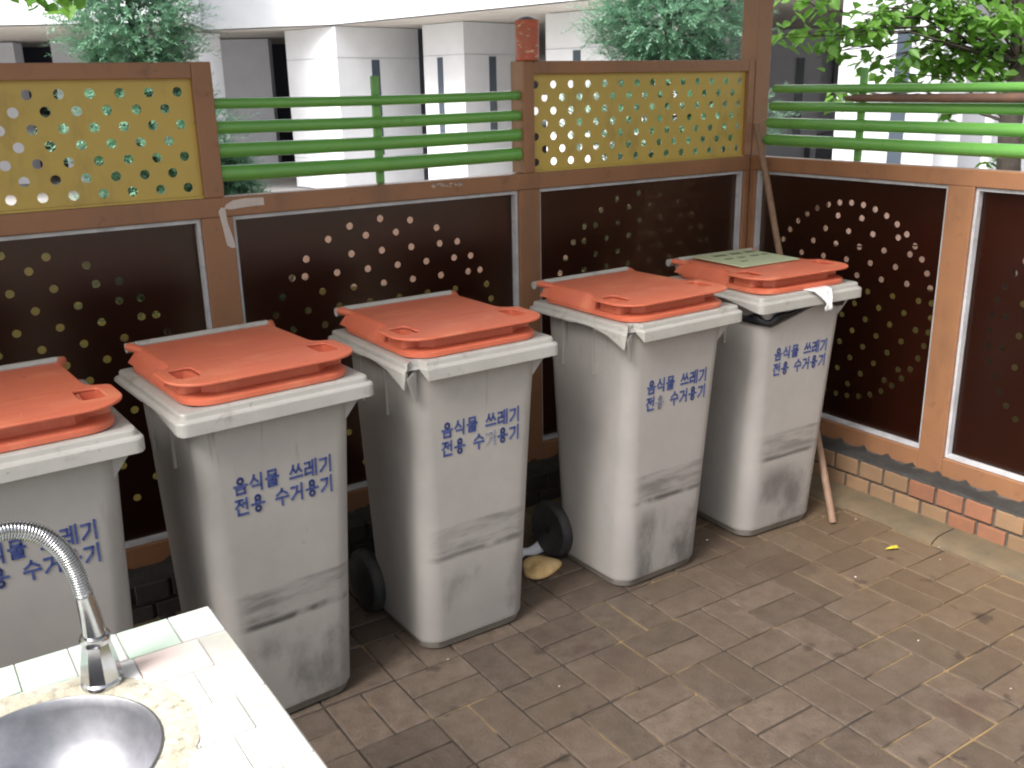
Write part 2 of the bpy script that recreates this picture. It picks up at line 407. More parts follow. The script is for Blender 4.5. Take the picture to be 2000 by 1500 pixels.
# brick plinths under the two fences
BP, BH, BX = .109, .0705, .13
def brick_plinth(label, side):
    t = thing('brick_plinth', label, 'wall')
    bed = MB(); led = MB(); rr = random.Random(3 if side else 4)
    L0, L1 = (-.13, -3.4) if side else (-.02, -4.2)
    def P(a, d, z): return (-d, a, z) if side else (a, -d, z)
    bed.box(P(L0, -.09, -.1), P(L1, BX-.012, .140)); bed.build('mortar', 'mortar_joint', t)
    # lumpy dark mortar ledge between bricks and bottom rail
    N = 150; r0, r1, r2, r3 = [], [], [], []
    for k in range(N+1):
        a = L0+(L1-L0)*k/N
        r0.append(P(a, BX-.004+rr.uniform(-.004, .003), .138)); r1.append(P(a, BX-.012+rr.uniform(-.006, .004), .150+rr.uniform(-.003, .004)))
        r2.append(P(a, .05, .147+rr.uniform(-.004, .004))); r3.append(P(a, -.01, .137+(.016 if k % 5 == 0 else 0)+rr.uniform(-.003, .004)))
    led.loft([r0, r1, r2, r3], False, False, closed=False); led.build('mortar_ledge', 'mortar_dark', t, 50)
    bm_ = MB(); bm_.box((-.049, 0, -.0300), (.049, .06, .0300), bev=.003) if not side else bm_.box((0, -.049, -.03), (.06, .049, .03), bev=.003)
    me1 = bm_.mesh('brick', 'brick' if side else 'brick_shaded'); me2 = bm_.mesh('brick', 'brick_tan' if side else 'brick_shaded')
    for row in range(2):
        a = (-.694 if row else -.640)+.0
        ks = range(-5, 26) if side else range(-36, -0)
        for k in (range(-5, 26) if side else range(-3, 32)):
            aa = (a if side else -.6-row*BP/2) - (k-.5)*BP
            if not (L1 < aa < L0-.03): continue
            p = P(aa, BX+rr.uniform(-.003, .002), .112-row*BH)
            tan = (k < 4 and row == 0) or (row == 1 and k < 5) or k == 7
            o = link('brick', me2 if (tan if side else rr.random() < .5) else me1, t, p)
    return t
brick_plinth('low plinth of orange and tan bricks under the right-hand fence', True)
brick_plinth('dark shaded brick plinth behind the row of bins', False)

# ------------------------------------------------------------------ fences
ZT, ZTB, ZM, ZMB, ZB, ZBB = 1.628, 1.583, 1.245, 1.188, .207, .131
def fence_parts(t, P, W):
    """P(a, d, z): along, depth behind front plane, height.  W: dict of spans"""
    def bar(name, a0, a1, d0, d1, z0, z1, m='brown', bev=.003):
        b = MB(); b.box(P(a0, d0, z0), P(a1, d1, z1), bev=bev); return b.build(name, m, t)
    for (a0, a1) in W['posts']: bar('post', a0, a1, -.001, .06, ZBB, ZMB-.0005)
    for (a0, a1) in W['rails']: bar('middle_rail', a0, a1, 0, .055, ZMB, ZM)
    for (a0, a1) in W['bottom']: bar('bottom_rail', a0, a1, 0, .058, ZBB, ZB)
    for i, (a0, a1, ac, r, n) in enumerate(W['panels']):
        lo, hi = min(a0, a1), max(a0, a1)
        tw, zt, zb = .011, ZMB-.002, ZB+.002
        # pale aluminium channel round the opening
        tr = MB()
        tr.box(P(lo+.001, .012, zb), P(lo+tw, .044, zt)); tr.box(P(hi-tw, .012, zb), P(hi-.001, .044, zt))
        tr.box(P(lo+tw, .012, zb), P(hi-tw, .044, zb+tw)); tr.box(P(lo+tw, .012, zt-tw), P(hi-tw, .044, zt))
        tr.build('panel_channel', 'alu', t)
        pn = MB(); pn.box(P(lo+tw*.5, .036, zb+tw*.5), P(hi-tw*.5, .040, zt-tw*.5)); pn.build('acrylic_pane', 'acrylic', t)
        # perforated dark sheet behind, holes set in a disc with a ring round it
        zc, (gx, gz, pit, mode) = .70, n; rg = []
        if mode == 'ring':
            for k in range(44):
                q = R_(90+360*k/44); rg.append((ac+r*math.cos(q), zc+r*math.sin(q)))
        else:
            rg += [(ac-.012+i*pit, zc+math.sqrt(r*r-(i*pit)**2)*sg) for i in (-1, 0, 1) for sg in (-1, 1)]
            for jz in range(-16, 17):
                dz = gz+jz*pit/2-zc
                if abs(dz) < r*.9: rg += [(ac+sg*math.sqrt(r*r-dz*dz), zc+dz) for sg in (-1, 1)]
        for jz in range(-20, 20):
            for ix in range(-9, 10):
                hx = gx+ix*pit+(pit/2 if jz % 2 else 0); hz = gz+jz*pit/2
                if math.hypot(hx-ac, hz-zc) < r-.030: rg.append((hx, hz))
        good = []
        for q in rg:
            if lo+.03 < q[0] < hi-.03 and all(math.hypot(q[0]-p[0], q[1]-p[1]) > .034 for p in good): good.append(q)
        me = fill([(lo+.004, zb), (hi-.004, zb), (hi-.004, zt), (lo+.004, zt)], [circle(x, z, .0118) for x, z in good], .002)
        me.materials.append(M['dark_sheet']); xf(me, lambda x, y, z: P(x, .054+z, y)); link('perforated_sheet', me, t)
def yellow_panel(t, a0, a1, cols, P):
    holes = []
    for r_ in range(7):
        z = 1.5475-r_*.0447
        for c in range(-20, 40):
            x = cols-(c*.0785 if r_ % 2 == 0 else c*.0785+.03925)
            if a0+.016 < x < a1-.016: holes.append(circle(x, z, .0138))
    me = fill([(a0-.008, ZM-.004), (a1+.008, ZM-.004), (a1+.008, ZTB+.004), (a0-.008, ZTB+.004)], holes, .003)
    me.materials.append(M['yellow']); xf(me, lambda x, y, z: P(x, .022+z, y)); link('perforated_panel', me, t)
    # thin bead round the sheet
    b = MB()
    b.box(P(a0, .010, ZM+.0005), P(a1, .020, ZM+.007)); b.build('bead', 'yellow', t)
def round_bar(t, a0, a1, d, z, r, P, round0=False):
    b = MB()
    pts = [P(a0+(a1-a0)*k/8, d, z+(-.004*math.sin(math.pi*k/8))) for k in range(9)]; rad = [r]*9
    if round0:
        s = 1 if a1 > a0 else -1
        pts = [P(a0-s*r*.95, d, z), P(a0-s*r*.8, d, z), P(a0-s*r*.45, d, z)]+pts; rad = [r*.25, r*.65, r*.9]+rad
    b.tube(pts, rad, 20); return b.build('green_bar', 'green', t, 50)
BARS = [(1.513, .0155), (1.445, .0185), (1.379, .0215), (1.312, .0235)]

# back fence (front plane y = 0)
PBk = lambda a, d, z: (a, d, z)
f1 = thing('fence', 'brown framed fence behind the bins with yellow perforated panels, green bars and dark panes', 'fence')
fence_parts(f1, PBk, dict(posts=[(-2.309, -2.215), (-1.174, -1.084), (-3.52, -3.42), (-.03, -.003)],
    rails=[(-4.3, -.001)], bottom=[(-4.3, -2.3095), (-2.2145, -1.1745), (-1.0835, -.0305)],
    panels=[(-3.42, -2.309, -2.835, .43, (-2.84, 1.0235, .1125, 'rows')), (-2.215, -1.174, -1.690, .43, (-1.702, 1.0235, .1120, 'rows')), (-1.084, -.03, -.555, .43, (-.56, 1.0235, .112, 'rows'))]))
yellow_panel(f1, -3.40, -2.291, -2.3305, PBk)
yellow_panel(f1, -1.103, -.034, -1.0055+13*.0785-12*.0785-.0785, PBk)
for (a0, a1, nm) in [(-2.291, -2.233, 'upper_post'), (-1.150, -1.103, 'upper_post'), (-.034, -.0005, 'upper_post'), (-3.46, -3.40, 'upper_post')]:
    b = MB(); b.box((a0, 0, ZM+.0005), (a1, .08 if a0 == -1.150 else .05, ZT if a0 in (-1.150, -2.291, -3.46) else ZT-.001), bev=.003); b.build(nm, 'brown', f1)
for a0, a1 in [(-3.3995, -2.2915), (-1.1025, -.0345)]:
    b = MB(); b.box((a0, .001, ZTB), (a1, .05, ZT-.001), bev=.003); b.build('top_rail', 'brown', f1)
for z, r in BARS: round_bar(f1, -2.2325, -1.1505, .034, z, r, PBk)
b = MB(); b.box((-1.706, .048, ZM), (-1.678, .062, 1.585), bev=.004); b.build('upright_bar', 'green_flat', f1)

# right fence (front plane x = 0, runs towards the camera)
PRt = lambda a, d, z: (d, a, z)
f2 = thing('fence', 'brown framed fence on the right with green bars above dark perforated panes', 'fence')
fence_parts(f2, PRt, dict(posts=[(-1.009, -.911), (-2.05, -1.95), (-.03, -.003)],
    rails=[(-3.4, -.002)], bottom=[(-.9105, -.0305), (-1.9495, -1.0095), (-3.4, -2.0505)],
    panels=[(-.911, -.03, -.480, .387, (-.477, .977, .111, 'ring')), (-1.95, -1.009, -1.48, .387, (-1.477, .977, .111, 'ring'))]))
for k, (z, r) in enumerate(BARS): round_bar(f2, -.085+k*.008, -3.2, .034, z, r, PRt, True)
b = MB(); b.box((.05, -.502, ZM), (.064, -.472, 1.585), bev=.004); b.build('upright_bar', 'green_flat', f2)

# canopy: tall corner post carrying a roof above the picture
cn = thing('canopy', 'tall brown square corner post of the shelter roof over the bins', 'canopy')
for (x0, y0) in [(.006, .001), (-4.25, .07), (-4.25, -1.2), (.03, -3.1)]:
    b = MB(); z0 = .0 if x0 < 0 else ZO
    if x0 < 0: z0 = -.01
    b.box((x0, y0, z0), (x0+.085, y0+.088, 2.42), bev=.004); b.build('post', 'brown', cn)
b = MB(); b.box((-6.4, -1.25, 2.42), (.5, .55, 2.50)); b.build('roof', 'roof', cn)  # roof out of view, its left end lengthened to shade the bins from sun

# ------------------------------------------------------------------ bins
GL = {
 '음': [('o', .5, .80, .17), [(.04, .50), (.96, .50)], [(.2, .33), (.8, .33), (.8, .03), (.2, .03), (.2, .33)]],
 '식': [[(.33, .97), (.28, .75), (.05, .5)], [(.33, .8), (.6, .52)], [(.86, 1), (.86, .42)], [(.2, .31), (.86, .31), (.86, 0)]],
 '물': [[(.22, .97), (.78, .97), (.78, .70), (.22, .70), (.22, .97)], [(.04, .54), (.96, .54)], [(.5, .54), (.5, .42)], [(.2, .36), (.8, .36), (.8, .2), (.2, .2), (.2, .03), (.82, .03)]],
 '쓰': [[(.3, .92), (.24, .66), (.06, .45)], [(.3, .72), (.46, .48)], [(.72, .92), (.66, .66), (.5, .45)], [(.72, .72), (.93, .45)], [(.02, .16), (.98, .16)]],
 '레': [[(.03, .87), (.40, .87), (.40, .52), (.05, .52), (.05, .15), (.46, .2)], [(.44, .52), (.62, .52)], [(.64, .97), (.64, .03)], [(.90, 1), (.90, 0)]],
 '기': [[(.06, .86), (.56, .86), (.50, .5), (.08, .1)], [(.86, 1), (.86, 0)]],
 '전': [[(.06, .94), (.58, .94)], [(.33, .94), (.28, .72), (.05, .5)], [(.33, .76), (.58, .52)], [(.60, .72), (.86, .72)], [(.86, 1), (.86, .36)], [(.2, .36), (.2, .05), (.9, .05)]],
 '용': [('o', .5, .83, .15), [(.04, .47), (.96, .47)], [(.34, .64), (.34, .47)], [(.66, .64), (.66, .47)], ('o', .5, .16, .16)],
 '수': [[(.5, .98), (.44, .82), (.1, .62)], [(.5, .86), (.9, .62)], [(.03, .42), (.97, .42)], [(.5, .42), (.5, -.04)]],
 '거': [[(.05, .86), (.52, .86), (.46, .5), (.06, .12)], [(.56, .5), (.86, .5)], [(.86, 1), (.86, 0)]],
}
def front_y(z): return -.215+.052*(1-z/.86)+.0
def stroke(b, pts, wd, put, mi):
    for p, q in zip(pts, pts[1:]):
        d = Vector((q[0]-p[0], q[1]-p[1])); L = d.length
        if L < 1e-6: continue
        d /= L; nrm = Vector((-d.y, d.x))*wd/2; e = d*wd*.42
        a, c = Vector(p)-e, Vector(q)+e
        qd = [a-nrm, c-nrm, c+nrm, a+nrm]
        b.add([put(*k, .0014) for k in qd]+[put(*k, .0002) for k in qd], [(0,1,2,3),(0,4,5,1),(1,5,6,2),(2,6,7,3),(3,7,4,0)], mi)
def lettering(lines, x0, x1, ztop, fade, jit):
    """lines of hangul drawn as printed strokes on the tapering bin front"""
    b = MB(); rr = random.Random(jit); ch = .0405
    for li, text in enumerate(lines):
        zt = ztop-li*.0535; units = sum(.55 if c == ' ' else 1 for c in text); cw = (x1-x0)/units; x = x0
        for ci, c in enumerate(text):
            if c == ' ': x += cw*.55; continue
            mi = 1 if (li, ci) in fade else 0
            gx, gz, sx = x+cw*.07, zt-ch, cw*.84
            put = lambda u, v, t, gx=gx, gz=gz, sx=sx: (gx+u*sx, front_y(gz+v*ch)-t-.0004, gz+v*ch)
            for s in GL[c]:
                if s[0] == 'o':
                    _, cx, cy, r = s; pts = [(cx+r*1.15*math.cos(2*math.pi*k/12), cy+r*math.sin(2*math.pi*k/12)) for k in range(13)]
                else: pts = s
                pass
                stroke(b, pts, .15, put, mi)
            x += cw
    return b.mesh('lettering', ['blue_print', 'blue_faded'])
def body_mesh():
    b = MB(); rings = []
    for z, hx, y0, y1, r in [(.0, .150, -.140, .145, .05), (.006, .166, -.156, .160, .055), (.028, .172, -.162, .165, .06), (.030, .1745, -.1645, .168, .06),
                             (.20, .178, front_y(.2), .175, .058), (.45, .184, front_y(.45), .186, .054), (.70, .190, front_y(.7), .195, .048), (.80, .193, front_y(.8), .20, .045), (.868, .196, front_y(.868), .200, .045)]:
        rings.append([(x, y, z) for x, y in rrect(-hx, hx, y0, y1, r, 8, 6)])
    b.loft(rings)
    # triangular gussets under the rim corners
    for sx in (1,):
        x = sx*.190
        b.add([(x-.014*sx, -.198, .775), (x-.014*sx, -.204, .862), (x+.042*sx, -.222, .862), (x-.006*sx, -.140, .775), (x-.006*sx, -.140, .862), (x+.042*sx, -.15, .862)],
              [(0,1,2),(3,5,4),(0,2,5,3),(0,3,4,1)])
    for yb in (-.05, .10):
        b.box((-.200, yb, .70), (-.192, yb+.008, .86))
    return b.mesh('body', 'bin', 40)
def rim_mesh(broken, seed):
    rr = random.Random(seed); b = MB(); rings = []
    def zb(x, y):
        if y < -.242: zl = .839                                  # front lip
        elif abs(x) > .2:
            if -.035 < y < -.012: zl = .878                      # notch in the side lip
            elif y <= -.035: zl = .839+(y+.25)/.215*.034         # wedge towards the front
            else: zl = .862
        else: zl = .850
        if broken and x < 0:
            if y < -.225 and -.236 < x < -.178: zl = .868+rr.uniform(-.006, .006)
            elif abs(x) > .2 and -.25 < y < -.16: zl -= .022*(1-(y+.25)/.09)
        return zl
    prof = [(.085, .882), (.022, .889), (.014, .8875), (.012, .884), (.011, .874), (.002, .8705), (0, .867), (0, 'b'), (.012, 'b'), (.014, .868), (.06, .866)]
    outer = rrect(-.24, .24, -.25, .235, .022, 5, 30)
    for ins, z in prof:
        pts = rrect(-.24+ins, .24-ins, -.25+ins, .235-ins, max(.022-ins*.6, .006), 5, 30)
        if broken: pts = [(p[0]+.004, p[1]+.034*(.7+.3*rr.random())) if (o[1] < -.236 and -.232 < o[0] < -.182 and ins < .05) else p for p, o in zip(pts, outer)]
        rings.append([(p[0], p[1], (min(zb(*o), .8655) if z == 'b' else z)) for p, o in zip(pts, outer)])
    b.loft(rings, False, False)
    if broken:   # torn fin left standing under the corner
        b.add([(-.196, -.212, .862), (-.233, -.236, .85), (-.20, -.214, .775), (-.190, -.214, .862), (-.227, -.238, .85), (-.194, -.216, .775)], [(0,1,2),(3,5,4),(0,3,4,1),(1,4,5,2),(2,5,3,0)])
    return b.mesh('rim', 'bin_rim', 22)
def lid_meshes():
    # low skirt that sits on the rim
    b = MB(); rings = []
    for ins, z in [(.012, .8895), (0, .891), (0, .902), (.006, .9065), (.03, .907)]:
        rings.append([(x, y, z) for x, y in rrect(-.203+ins, .203-ins, -.224+ins, .225-ins, .07-ins*.5, 7)])
    b.loft(rings)
    rings = []
    core = [(.150, -.165), (.156, -.08), (.172, -.055), (.172, .205), (-.172, .205), (-.172, -.055), (-.156, -.08), (-.150, -.165), (-.12, -.19), (.12, -.19)]
    b.loft([[(x*1.02, y, .9065) for x, y in core], [(x, y, .937) for x, y in core]])
    for s in (-1, 1):   # flared side walls and hinge ears
        b.add([(s*.178, -.05, .940), (s*.176, .208, .938), (s*.202, .215, .903), (s*.203, -.060, .903), (s*.165, -.05, .939), (s*.165, .208, .938), (s*.165, .215, .903), (s*.165, -.060, .903)],
              [(0,1,2,3),(4,7,6,5),(0,3,7,4),(1,5,6,2),(0,4,5,1),(3,2,6,7)])
        b.tube([(s*.170, .180, .934), (s*.180, .210, .936), (s*.190, .238, .937)], [.009, .011, .010], 10)
    for s in (-1, 1):   # sunk walls round the grip openings
        hw = [rrect(s*.170-.027, s*.170+.027, -.161, -.075, .012, 3), rrect(s*.170-.0295, s*.170+.0295, -.1635, -.0725, .014, 3)]
        b.loft([[(x, y, .909) for x, y in hw[1]], [(x, y, .937) for x, y in hw[1]], [(x, y, .937) for x, y in hw[0]], [(x, y, .909) for x, y in hw[0]]], False, False)
    skirt = b.mesh('lid', 'orange', 35)
    def arc(cx, cy, r, a0, a1, n=7): return [(cx+r*math.cos(R_(a0+(a1-a0)*k/n)), cy+r*math.sin(R_(a0+(a1-a0)*k/n))) for k in range(n+1)]
    out = arc(-.141, -.147, .085, 180, 270, 10)+arc(.141, -.147, .085, 270, 360, 10)+arc(.208, -.075, .018, 0, 80, 4)+[(.195, -.050), (.183, -.040), (.178, -.02), (.175, .208), (-.175, .208), (-.178, -.02), (-.183, -.040), (-.195, -.050)]+arc(-.208, -.075, .018, 100, 180, 4)
    holes = [rrect(s*.170-.026, s*.170+.026, -.160, -.076, .012, 3) for s in (-1, 1)]
    me = fill(out, holes, .007, .0028); me.materials.append(M['orange'])
    def bend(x, y, z):
        t = (y+.23)/.46
        return (x, y, z+.9415-.003*t+.004*max(0, 1-(x/.19)**2)*math.sin(math.pi*min(max(t, 0), 1)))
    # refine so that the crown of the lid is smooth
    bm = bmesh.new(); bm.from_mesh(me)
    bmesh.ops.triangulate(bm, faces=bm.faces)
    bmesh.ops.subdivide_edges(bm, edges=[e for e in bm.edges if e.calc_length() > .05], cuts=2, use_grid_fill=False)
    bm.to_mesh(me); bm.free()
    xf(me, bend); me.polygons.foreach_set('use_smooth', [True]*len(me.polygons)); me.set_sharp_from_angle(angle=R_(40))
    return skirt, me
BODY, LID, PLATE = body_mesh(), *lid_meshes()
def wheel_meshes():
    t = MB(); t.lathe([(.070, -.018), (.088, -.021), (.097, -.014), (.100, 0), (.097, .014), (.088, .021), (.070, .018)], axis='X', seg=28)
    h = MB(); h.lathe([(.001, -.016), (.02, -.018), (.024, -.010), (.055, -.006), (.066, -.014), (.072, -.014), (.072, .014), (.066, .014), (.055, .006), (.024, .010), (.02, .018), (.001, .016)], axis='X', seg=28)
    return t.mesh('tyre', 'rubber', 40), h.mesh('wheel', 'black_plastic', 40)
TYRE, HUB = wheel_meshes()
rod = MB(); rod.tube([(-.176, .226, .9405), (.176, .226, .9405)], .010, 14); ROD = rod.mesh('hinge_bar', 'bin_rim', 40)
hd = MB()
hd.tube([(-.15, .215, .875), (-.15, .245, .90), (-.15, .262, .925)], .011, 10); hd.tube([(.15, .215, .875), (.15, .245, .90), (.15, .262, .925)], .011, 10)
hd.tube([(-.19, .262, .928), (.19, .262, .928)], .013, 12); HAN = hd.mesh('handle', 'bin_rim', 40)
ax = MB(); ax.tube([(-.21, .175, .1), (.21, .175, .1)], .012, 10)
for s in (-1, 1): ax.box((s*.12-.01, .12, .06), (s*.12+.01, .185, .14))
AXL = ax.mesh('axle', 'black_plastic', 40)
RIM_OK, RIM_B3, RIM_B4 = rim_mesh(False, 1), rim_mesh(True, 2), rim_mesh(True, 5)
BINS = [
 (-2.975, -.930, 2.0, RIM_OK, set(), 'grey bin with orange lid at the far left, half hidden by the tap'),
 (-2.424, -.879, 3.4, RIM_OK, set(), 'grey bin with orange lid and intact rim behind the sink corner'),
 (-1.854, -.842, .44, RIM_B3, {(1, 4)}, 'grey bin with broken rim corner and partly rubbed-out lettering, middle of the row'),
 (-1.176, -.882, 1.3, RIM_B4, {(1, 1)}, 'grey bin with broken rim corner and visible black wheel, second from right'),
 (-.603, -.866, -2.6, RIM_OK, set(), 'grey bin nearest the corner with a green card on its orange lid'),
]
bins = []
for i, (x, y, a, rim, fade, lab) in enumerate(BINS):
    a = R_(a)
    t = thing('waste_bin', lab, 'bin', (x-.25*math.sin(a), y+.25*math.cos(a), 0), a, 'food waste bins in a row')
    bo = link('body', BODY, t)
    link('lettering', lettering(['음식물 쓰레기', '전용 수거용기'], -.122, .132, .700, fade, i), bo)
    link('rim', rim, t); li = link('lid', LID, t); link('lid_plate', PLATE, li); link('hinge_bar', ROD, t); link('handle', HAN, t); link('axle', AXL, t)
    for s in (-1, 1):
        wh = link('wheel', HUB, t, (s*.190, .175, .1)); link('tyre', TYRE, wh)
    bins.append(t)
bpy.context.view_layer.update()

# things on and in the last bin
MX = bins[4].matrix_world.copy()
def place(o): o.matrix_world = MX @ o.matrix_world; return o
b = MB(); z0 = .9505
b.box((-.135, -.055, z0), (.130, .205, z0+.004)); cd_ = b.build('notice_card', 'card')
tag(place(cd_), 'pale green notice card with black print lying on the orange lid by the corner', 'card')
b = MB(); rr = random.Random(9)
for (yy_, xs, h) in [(.150, [(-.08, -.02), (.0, .055), (.07, .12)], .026), (.080, [(-.09, -.05), (-.03, .01), (.03, .07), (.085, .115)], .016), (.018, [(-.075, -.045)], .012)]:
    for x0, x1 in xs:
        k = x0
        while k < x1-.006:
            wv = rr.uniform(.008, .014)
            b.box((k, yy_-h/2, z0+.0042), (min(k+wv, x1), yy_-h/2+h*.25, z0+.0047)); b.box((k+.002, yy_-h/2+h*.3, z0+.0042), (k+.005, yy_+h/2, z0+.0047))
            b.box((k+.003, yy_+h*.1, z0+.0042), (min(k+wv, x1), yy_+h*.3, z0+.0046)); k += wv+.002
pr = b.build('print', 'ink'); pr.parent = cd_
# knotted white bag end hanging over the rim
def cloth(rows, name, m, smooth=60):
    b = MB(); n_ = len(rows[0])
    b.add([p for r in rows for p in r], [(i*n_+j, i*n_+j+1, (i+1)*n_+j+1, (i+1)*n_+j) for i in range(len(rows)-1) for j in range(n_-1)])
    o = b.build(name, m, None, smooth); md = o.modifiers.new('thick', 'SOLIDIFY'); md.thickness = .0025; return o
rows = []
for k, (yy_, zz_, wd, cx) in enumerate([(-.205, .8915, .105, .025), (-.238, .8925, .100, .028), (-.2515, .889, .088, .034), (-.2555, .872, .066, .044), (-.2585, .856, .042, .052), (-.2605, .838, .020, .058), (-.260, .826, .034, .058), (-.2585, .816, .028, .058)]):
    rows.append([(cx+wd*(j/9-.5), yy_-.004*math.sin(j*2.4+k*.3)*(1 if k > 1 else .3)-(.002 if k > 1 else 0), zz_+.0015*math.sin(j*3.1)) for j in range(10)])
tag(place(cloth(rows, 'plastic_bag', 'white_bag')), 'white plastic bag end knotted over the rim of the corner bin', 'bag')
# black liner showing below the rim
rows = [[], [], []]; path = rrect(-.201, .201, -.222, .19, .05, 8, 14)
# walk from the left side round the front to the right side
lo = [p for p in path if p[1] < -.02]
lo.sort(key=lambda p: (math.atan2(p[0], -(p[1]-.1))))
for j, (x, y) in enumerate(lo):
    t = x/.2
    zc = .848-.062*max(0, 1-abs(t+.80)/1.25) if t < .45 else .836-.020*(1-abs(t-.8)/.4)*(1 if abs(t-.8) < .4 else 0)+.004*math.sin(j*2.1)
    k = 1+.012*math.sin(j*1.7); wd = .026+.008*math.sin(j*.9)+(.022 if t > .35 else 0)
    rows[0].append((x*1.008*k, y*1.012, zc+wd)); rows[1].append((x*1.03, y*1.03, zc+.008)); rows[2].append((x*1.012, y*1.010, zc-.004))
tag(place(cloth(rows, 'bin_liner', 'black_bag')), 'black bag liner sagging below the rim of the corner bin', 'bag')

# ------------------------------------------------------------------ stick, pipe, can, tapes
a, e = Vector((-.405, -.865, .003)), Vector((.0, -.016, 1.372)); b = MB()
b.tube([a+(e-a)*k/6+Vector((.004*math.sin(k*1.3), .003*math.cos(k*1.7), 0)) for k in range(7)], [.0135, .013, .0135, .0128, .013, .0135, .013], 10)
tag(b.build('wooden_stick', 'wood', None, 50), 'long thin wooden stick leaning into the fence corner behind the bins', 'stick')
b = MB(); pts = [(.000, -.455, 1.476), (.000, -.50, 1.477), (-.001, -.80, 1.477), (-.001, -1.1, 1.4765), (0, -1.9, 1.476)]
b.tube(pts, [.006, .0135, .015, .0155, .0165], 16)
tag(b.build('rusty_pipe', 'rust_pipe', None, 50), 'brown rusty pipe resting along the green bars on the right', 'pipe')
cx, cy = -1.116, .0
ct = thing('tin_can', 'old red tin can standing on the fence post between the yellow panel and the bars', 'can', (cx, cy+.022, ZT)); ct.scale = (1.13, 1.13, 1.13)
M['can_label'] = mat('can_label', (.50, .085, .035), .45, (.30, .10, .06), 26, .05, 60, stretch=(1, 1, 3))
n = M['can_label'].node_tree; tc = n.nodes.new('ShaderNodeTexCoord'); mp = n.nodes.new('ShaderNodeMapping'); mp.inputs['Scale'].default_value = (1, 1, 2.2); n.links.new(tc.outputs['Object'], mp.inputs[0])
overlay(M['can_label'], (.62, .42, .30), ramp(n, noise(n, mp.outputs[0], 34, 4), .58, .66)); overlay(M['can_label'], (.09, .05, .04), ramp(n, noise(n, mp.outputs[0], 17, 3), .62, .70))
b = MB(); b.lathe([(.036, .0), (.0375, .002), (.0375, .006), (.0365, .008), (.0365, .110), (.0375, .112), (.0375, .117), (.035, .118)], seg=28); b.build('can_body', 'can_label', ct, 40)
b = MB(); b.lathe([(.034, .112), (.034, .119), (.024, .124), (.012, .128), (.002, .129)], seg=20); b.build('can_top', 'black_plastic', ct, 40)
def tape(pts, label, name='tape_strip', P=lambda x, z, t: (x, -.0018-t, z), m='tape'):
    b = MB(); n_ = len(pts)
    b.add([P(x, z, .0008) for x, z in pts]+[P(x, z, 0) for x, z in pts], [tuple(range(n_)), tuple(range(2*n_-1, n_-1, -1))]+[(i, (i+1) % n_, n_+(i+1) % n_, n_+i) for i in range(n_)])
    return tag(b.build(name, m), label, 'tape', 'tape left on the fence')
tape([(-2.239, 1.213), (-2.222, 1.208), (-2.17, 1.212), (-2.115, 1.2135), (-2.116, 1.236), (-2.17, 1.238), (-2.21, 1.2345), (-2.232, 1.224)], 'short strip of old white tape along the middle rail')
tape([(-2.257, 1.205), (-2.247, 1.217), (-2.236, 1.212), (-2.233, 1.17), (-2.2185, 1.112), (-2.2165, 1.094), (-2.228, 1.093), (-2.242, 1.103), (-2.248, 1.15)], 'strip of old white tape peeling down the brown post')
b = MB(); rr = random.Random(5)
for k in range(26):
    x = -1.527+.115*rr.random(); z = 1.222+.012*rr.random(); s = rr.uniform(.002, .006)
    b.add([(x-s*1.6, -.0012, z), (x, -.0012, z-s*.6), (x+s*1.5, -.0012, z+s*.2), (x, -.0012, z+s*.7)], [(0,1,2,3)])
tag(b.build('paint_scuff', 'tape'), 'whitish paper residue stuck on the middle rail below the green bars', 'residue', kind='stuff')

# ------------------------------------------------------------------ litter on the pavement
def blob(name, m, c, rx, ry, rz_, seed, lump=.25):
    bm = bmesh.new(); bmesh.ops.create_icosphere(bm, subdivisions=3, radius=1); rr = random.Random(seed)
    ph = [(Vector((rr.gauss(0,1), rr.gauss(0,1), rr.gauss(0,1))).normalized(), rr.uniform(-lump, lump)) for _ in range(10)]
    for v in bm.verts:
        d = v.co.normalized(); s = 1+sum(a*max(0, d.dot(q))**3 for q, a in ph); v.co = Vector((d.x*rx*s, d.y*ry*s, max(d.z*rz_*s, -rz_*.55)))
    me = bpy.data.meshes.new(name); bm.to_mesh(me); bm.free(); me.materials.append(M[m]); me.polygons.foreach_set('use_smooth', [True]*len(me.polygons))
    return link(name, me, None, c)
p = on_z(1052, 1112, .0); br = blob('bread_scrap', 'bread', (p.x, p.y, .012), .062, .046, .020, 4, .7); tag(br, 'torn piece of bread lying between two bins', 'food')
p = on_z(1062, 1092, 0)
rows = [[(p.x-.07+.022*j, p.y+.035+.012*i+.004*math.sin(j*2), .003+.012*i+.005*(1+math.sin(j*1.3+i))) for j in range(8)] for i in range(3)]
pw = cloth(rows, 'paper_wrapper', 'paper'); tag(pw, 'crumpled white wrapper with a red tip beside the bread', 'wrapper')
b = MB(); q = Vector(rows[1][-1]); b.add([q+Vector((-.004, -.004, -.01)), q+Vector((.03, -.002, -.006)), q+Vector((.034, .004, .012)), q+Vector((0, .004, .014)), q+Vector((.012, -.008, .004))], [(0,1,4),(1,2,4),(2,3,4),(3,0,4),(0,3,2,1)]); o = b.build('red_tip', 'red_paper', pw)
p = on_z(1741, 1071, .003); b = MB()
b.add([(p.x-.026, p.y+.008, .004), (p.x-.008, p.y-.012, .010), (p.x+.02, p.y-.016, .005), (p.x+.028, p.y, .008), (p.x+.008, p.y+.012, .004), (p.x, p.y, .012)], [(0,1,5),(1,2,5),(2,3,5),(3,4,5),(4,0,5)])
tag(b.build('fallen_leaf', 'yellow_leaf'), 'small yellow leaf on the pavers near the kerb', 'leaf')
b = MB(); rr = random.Random(12)
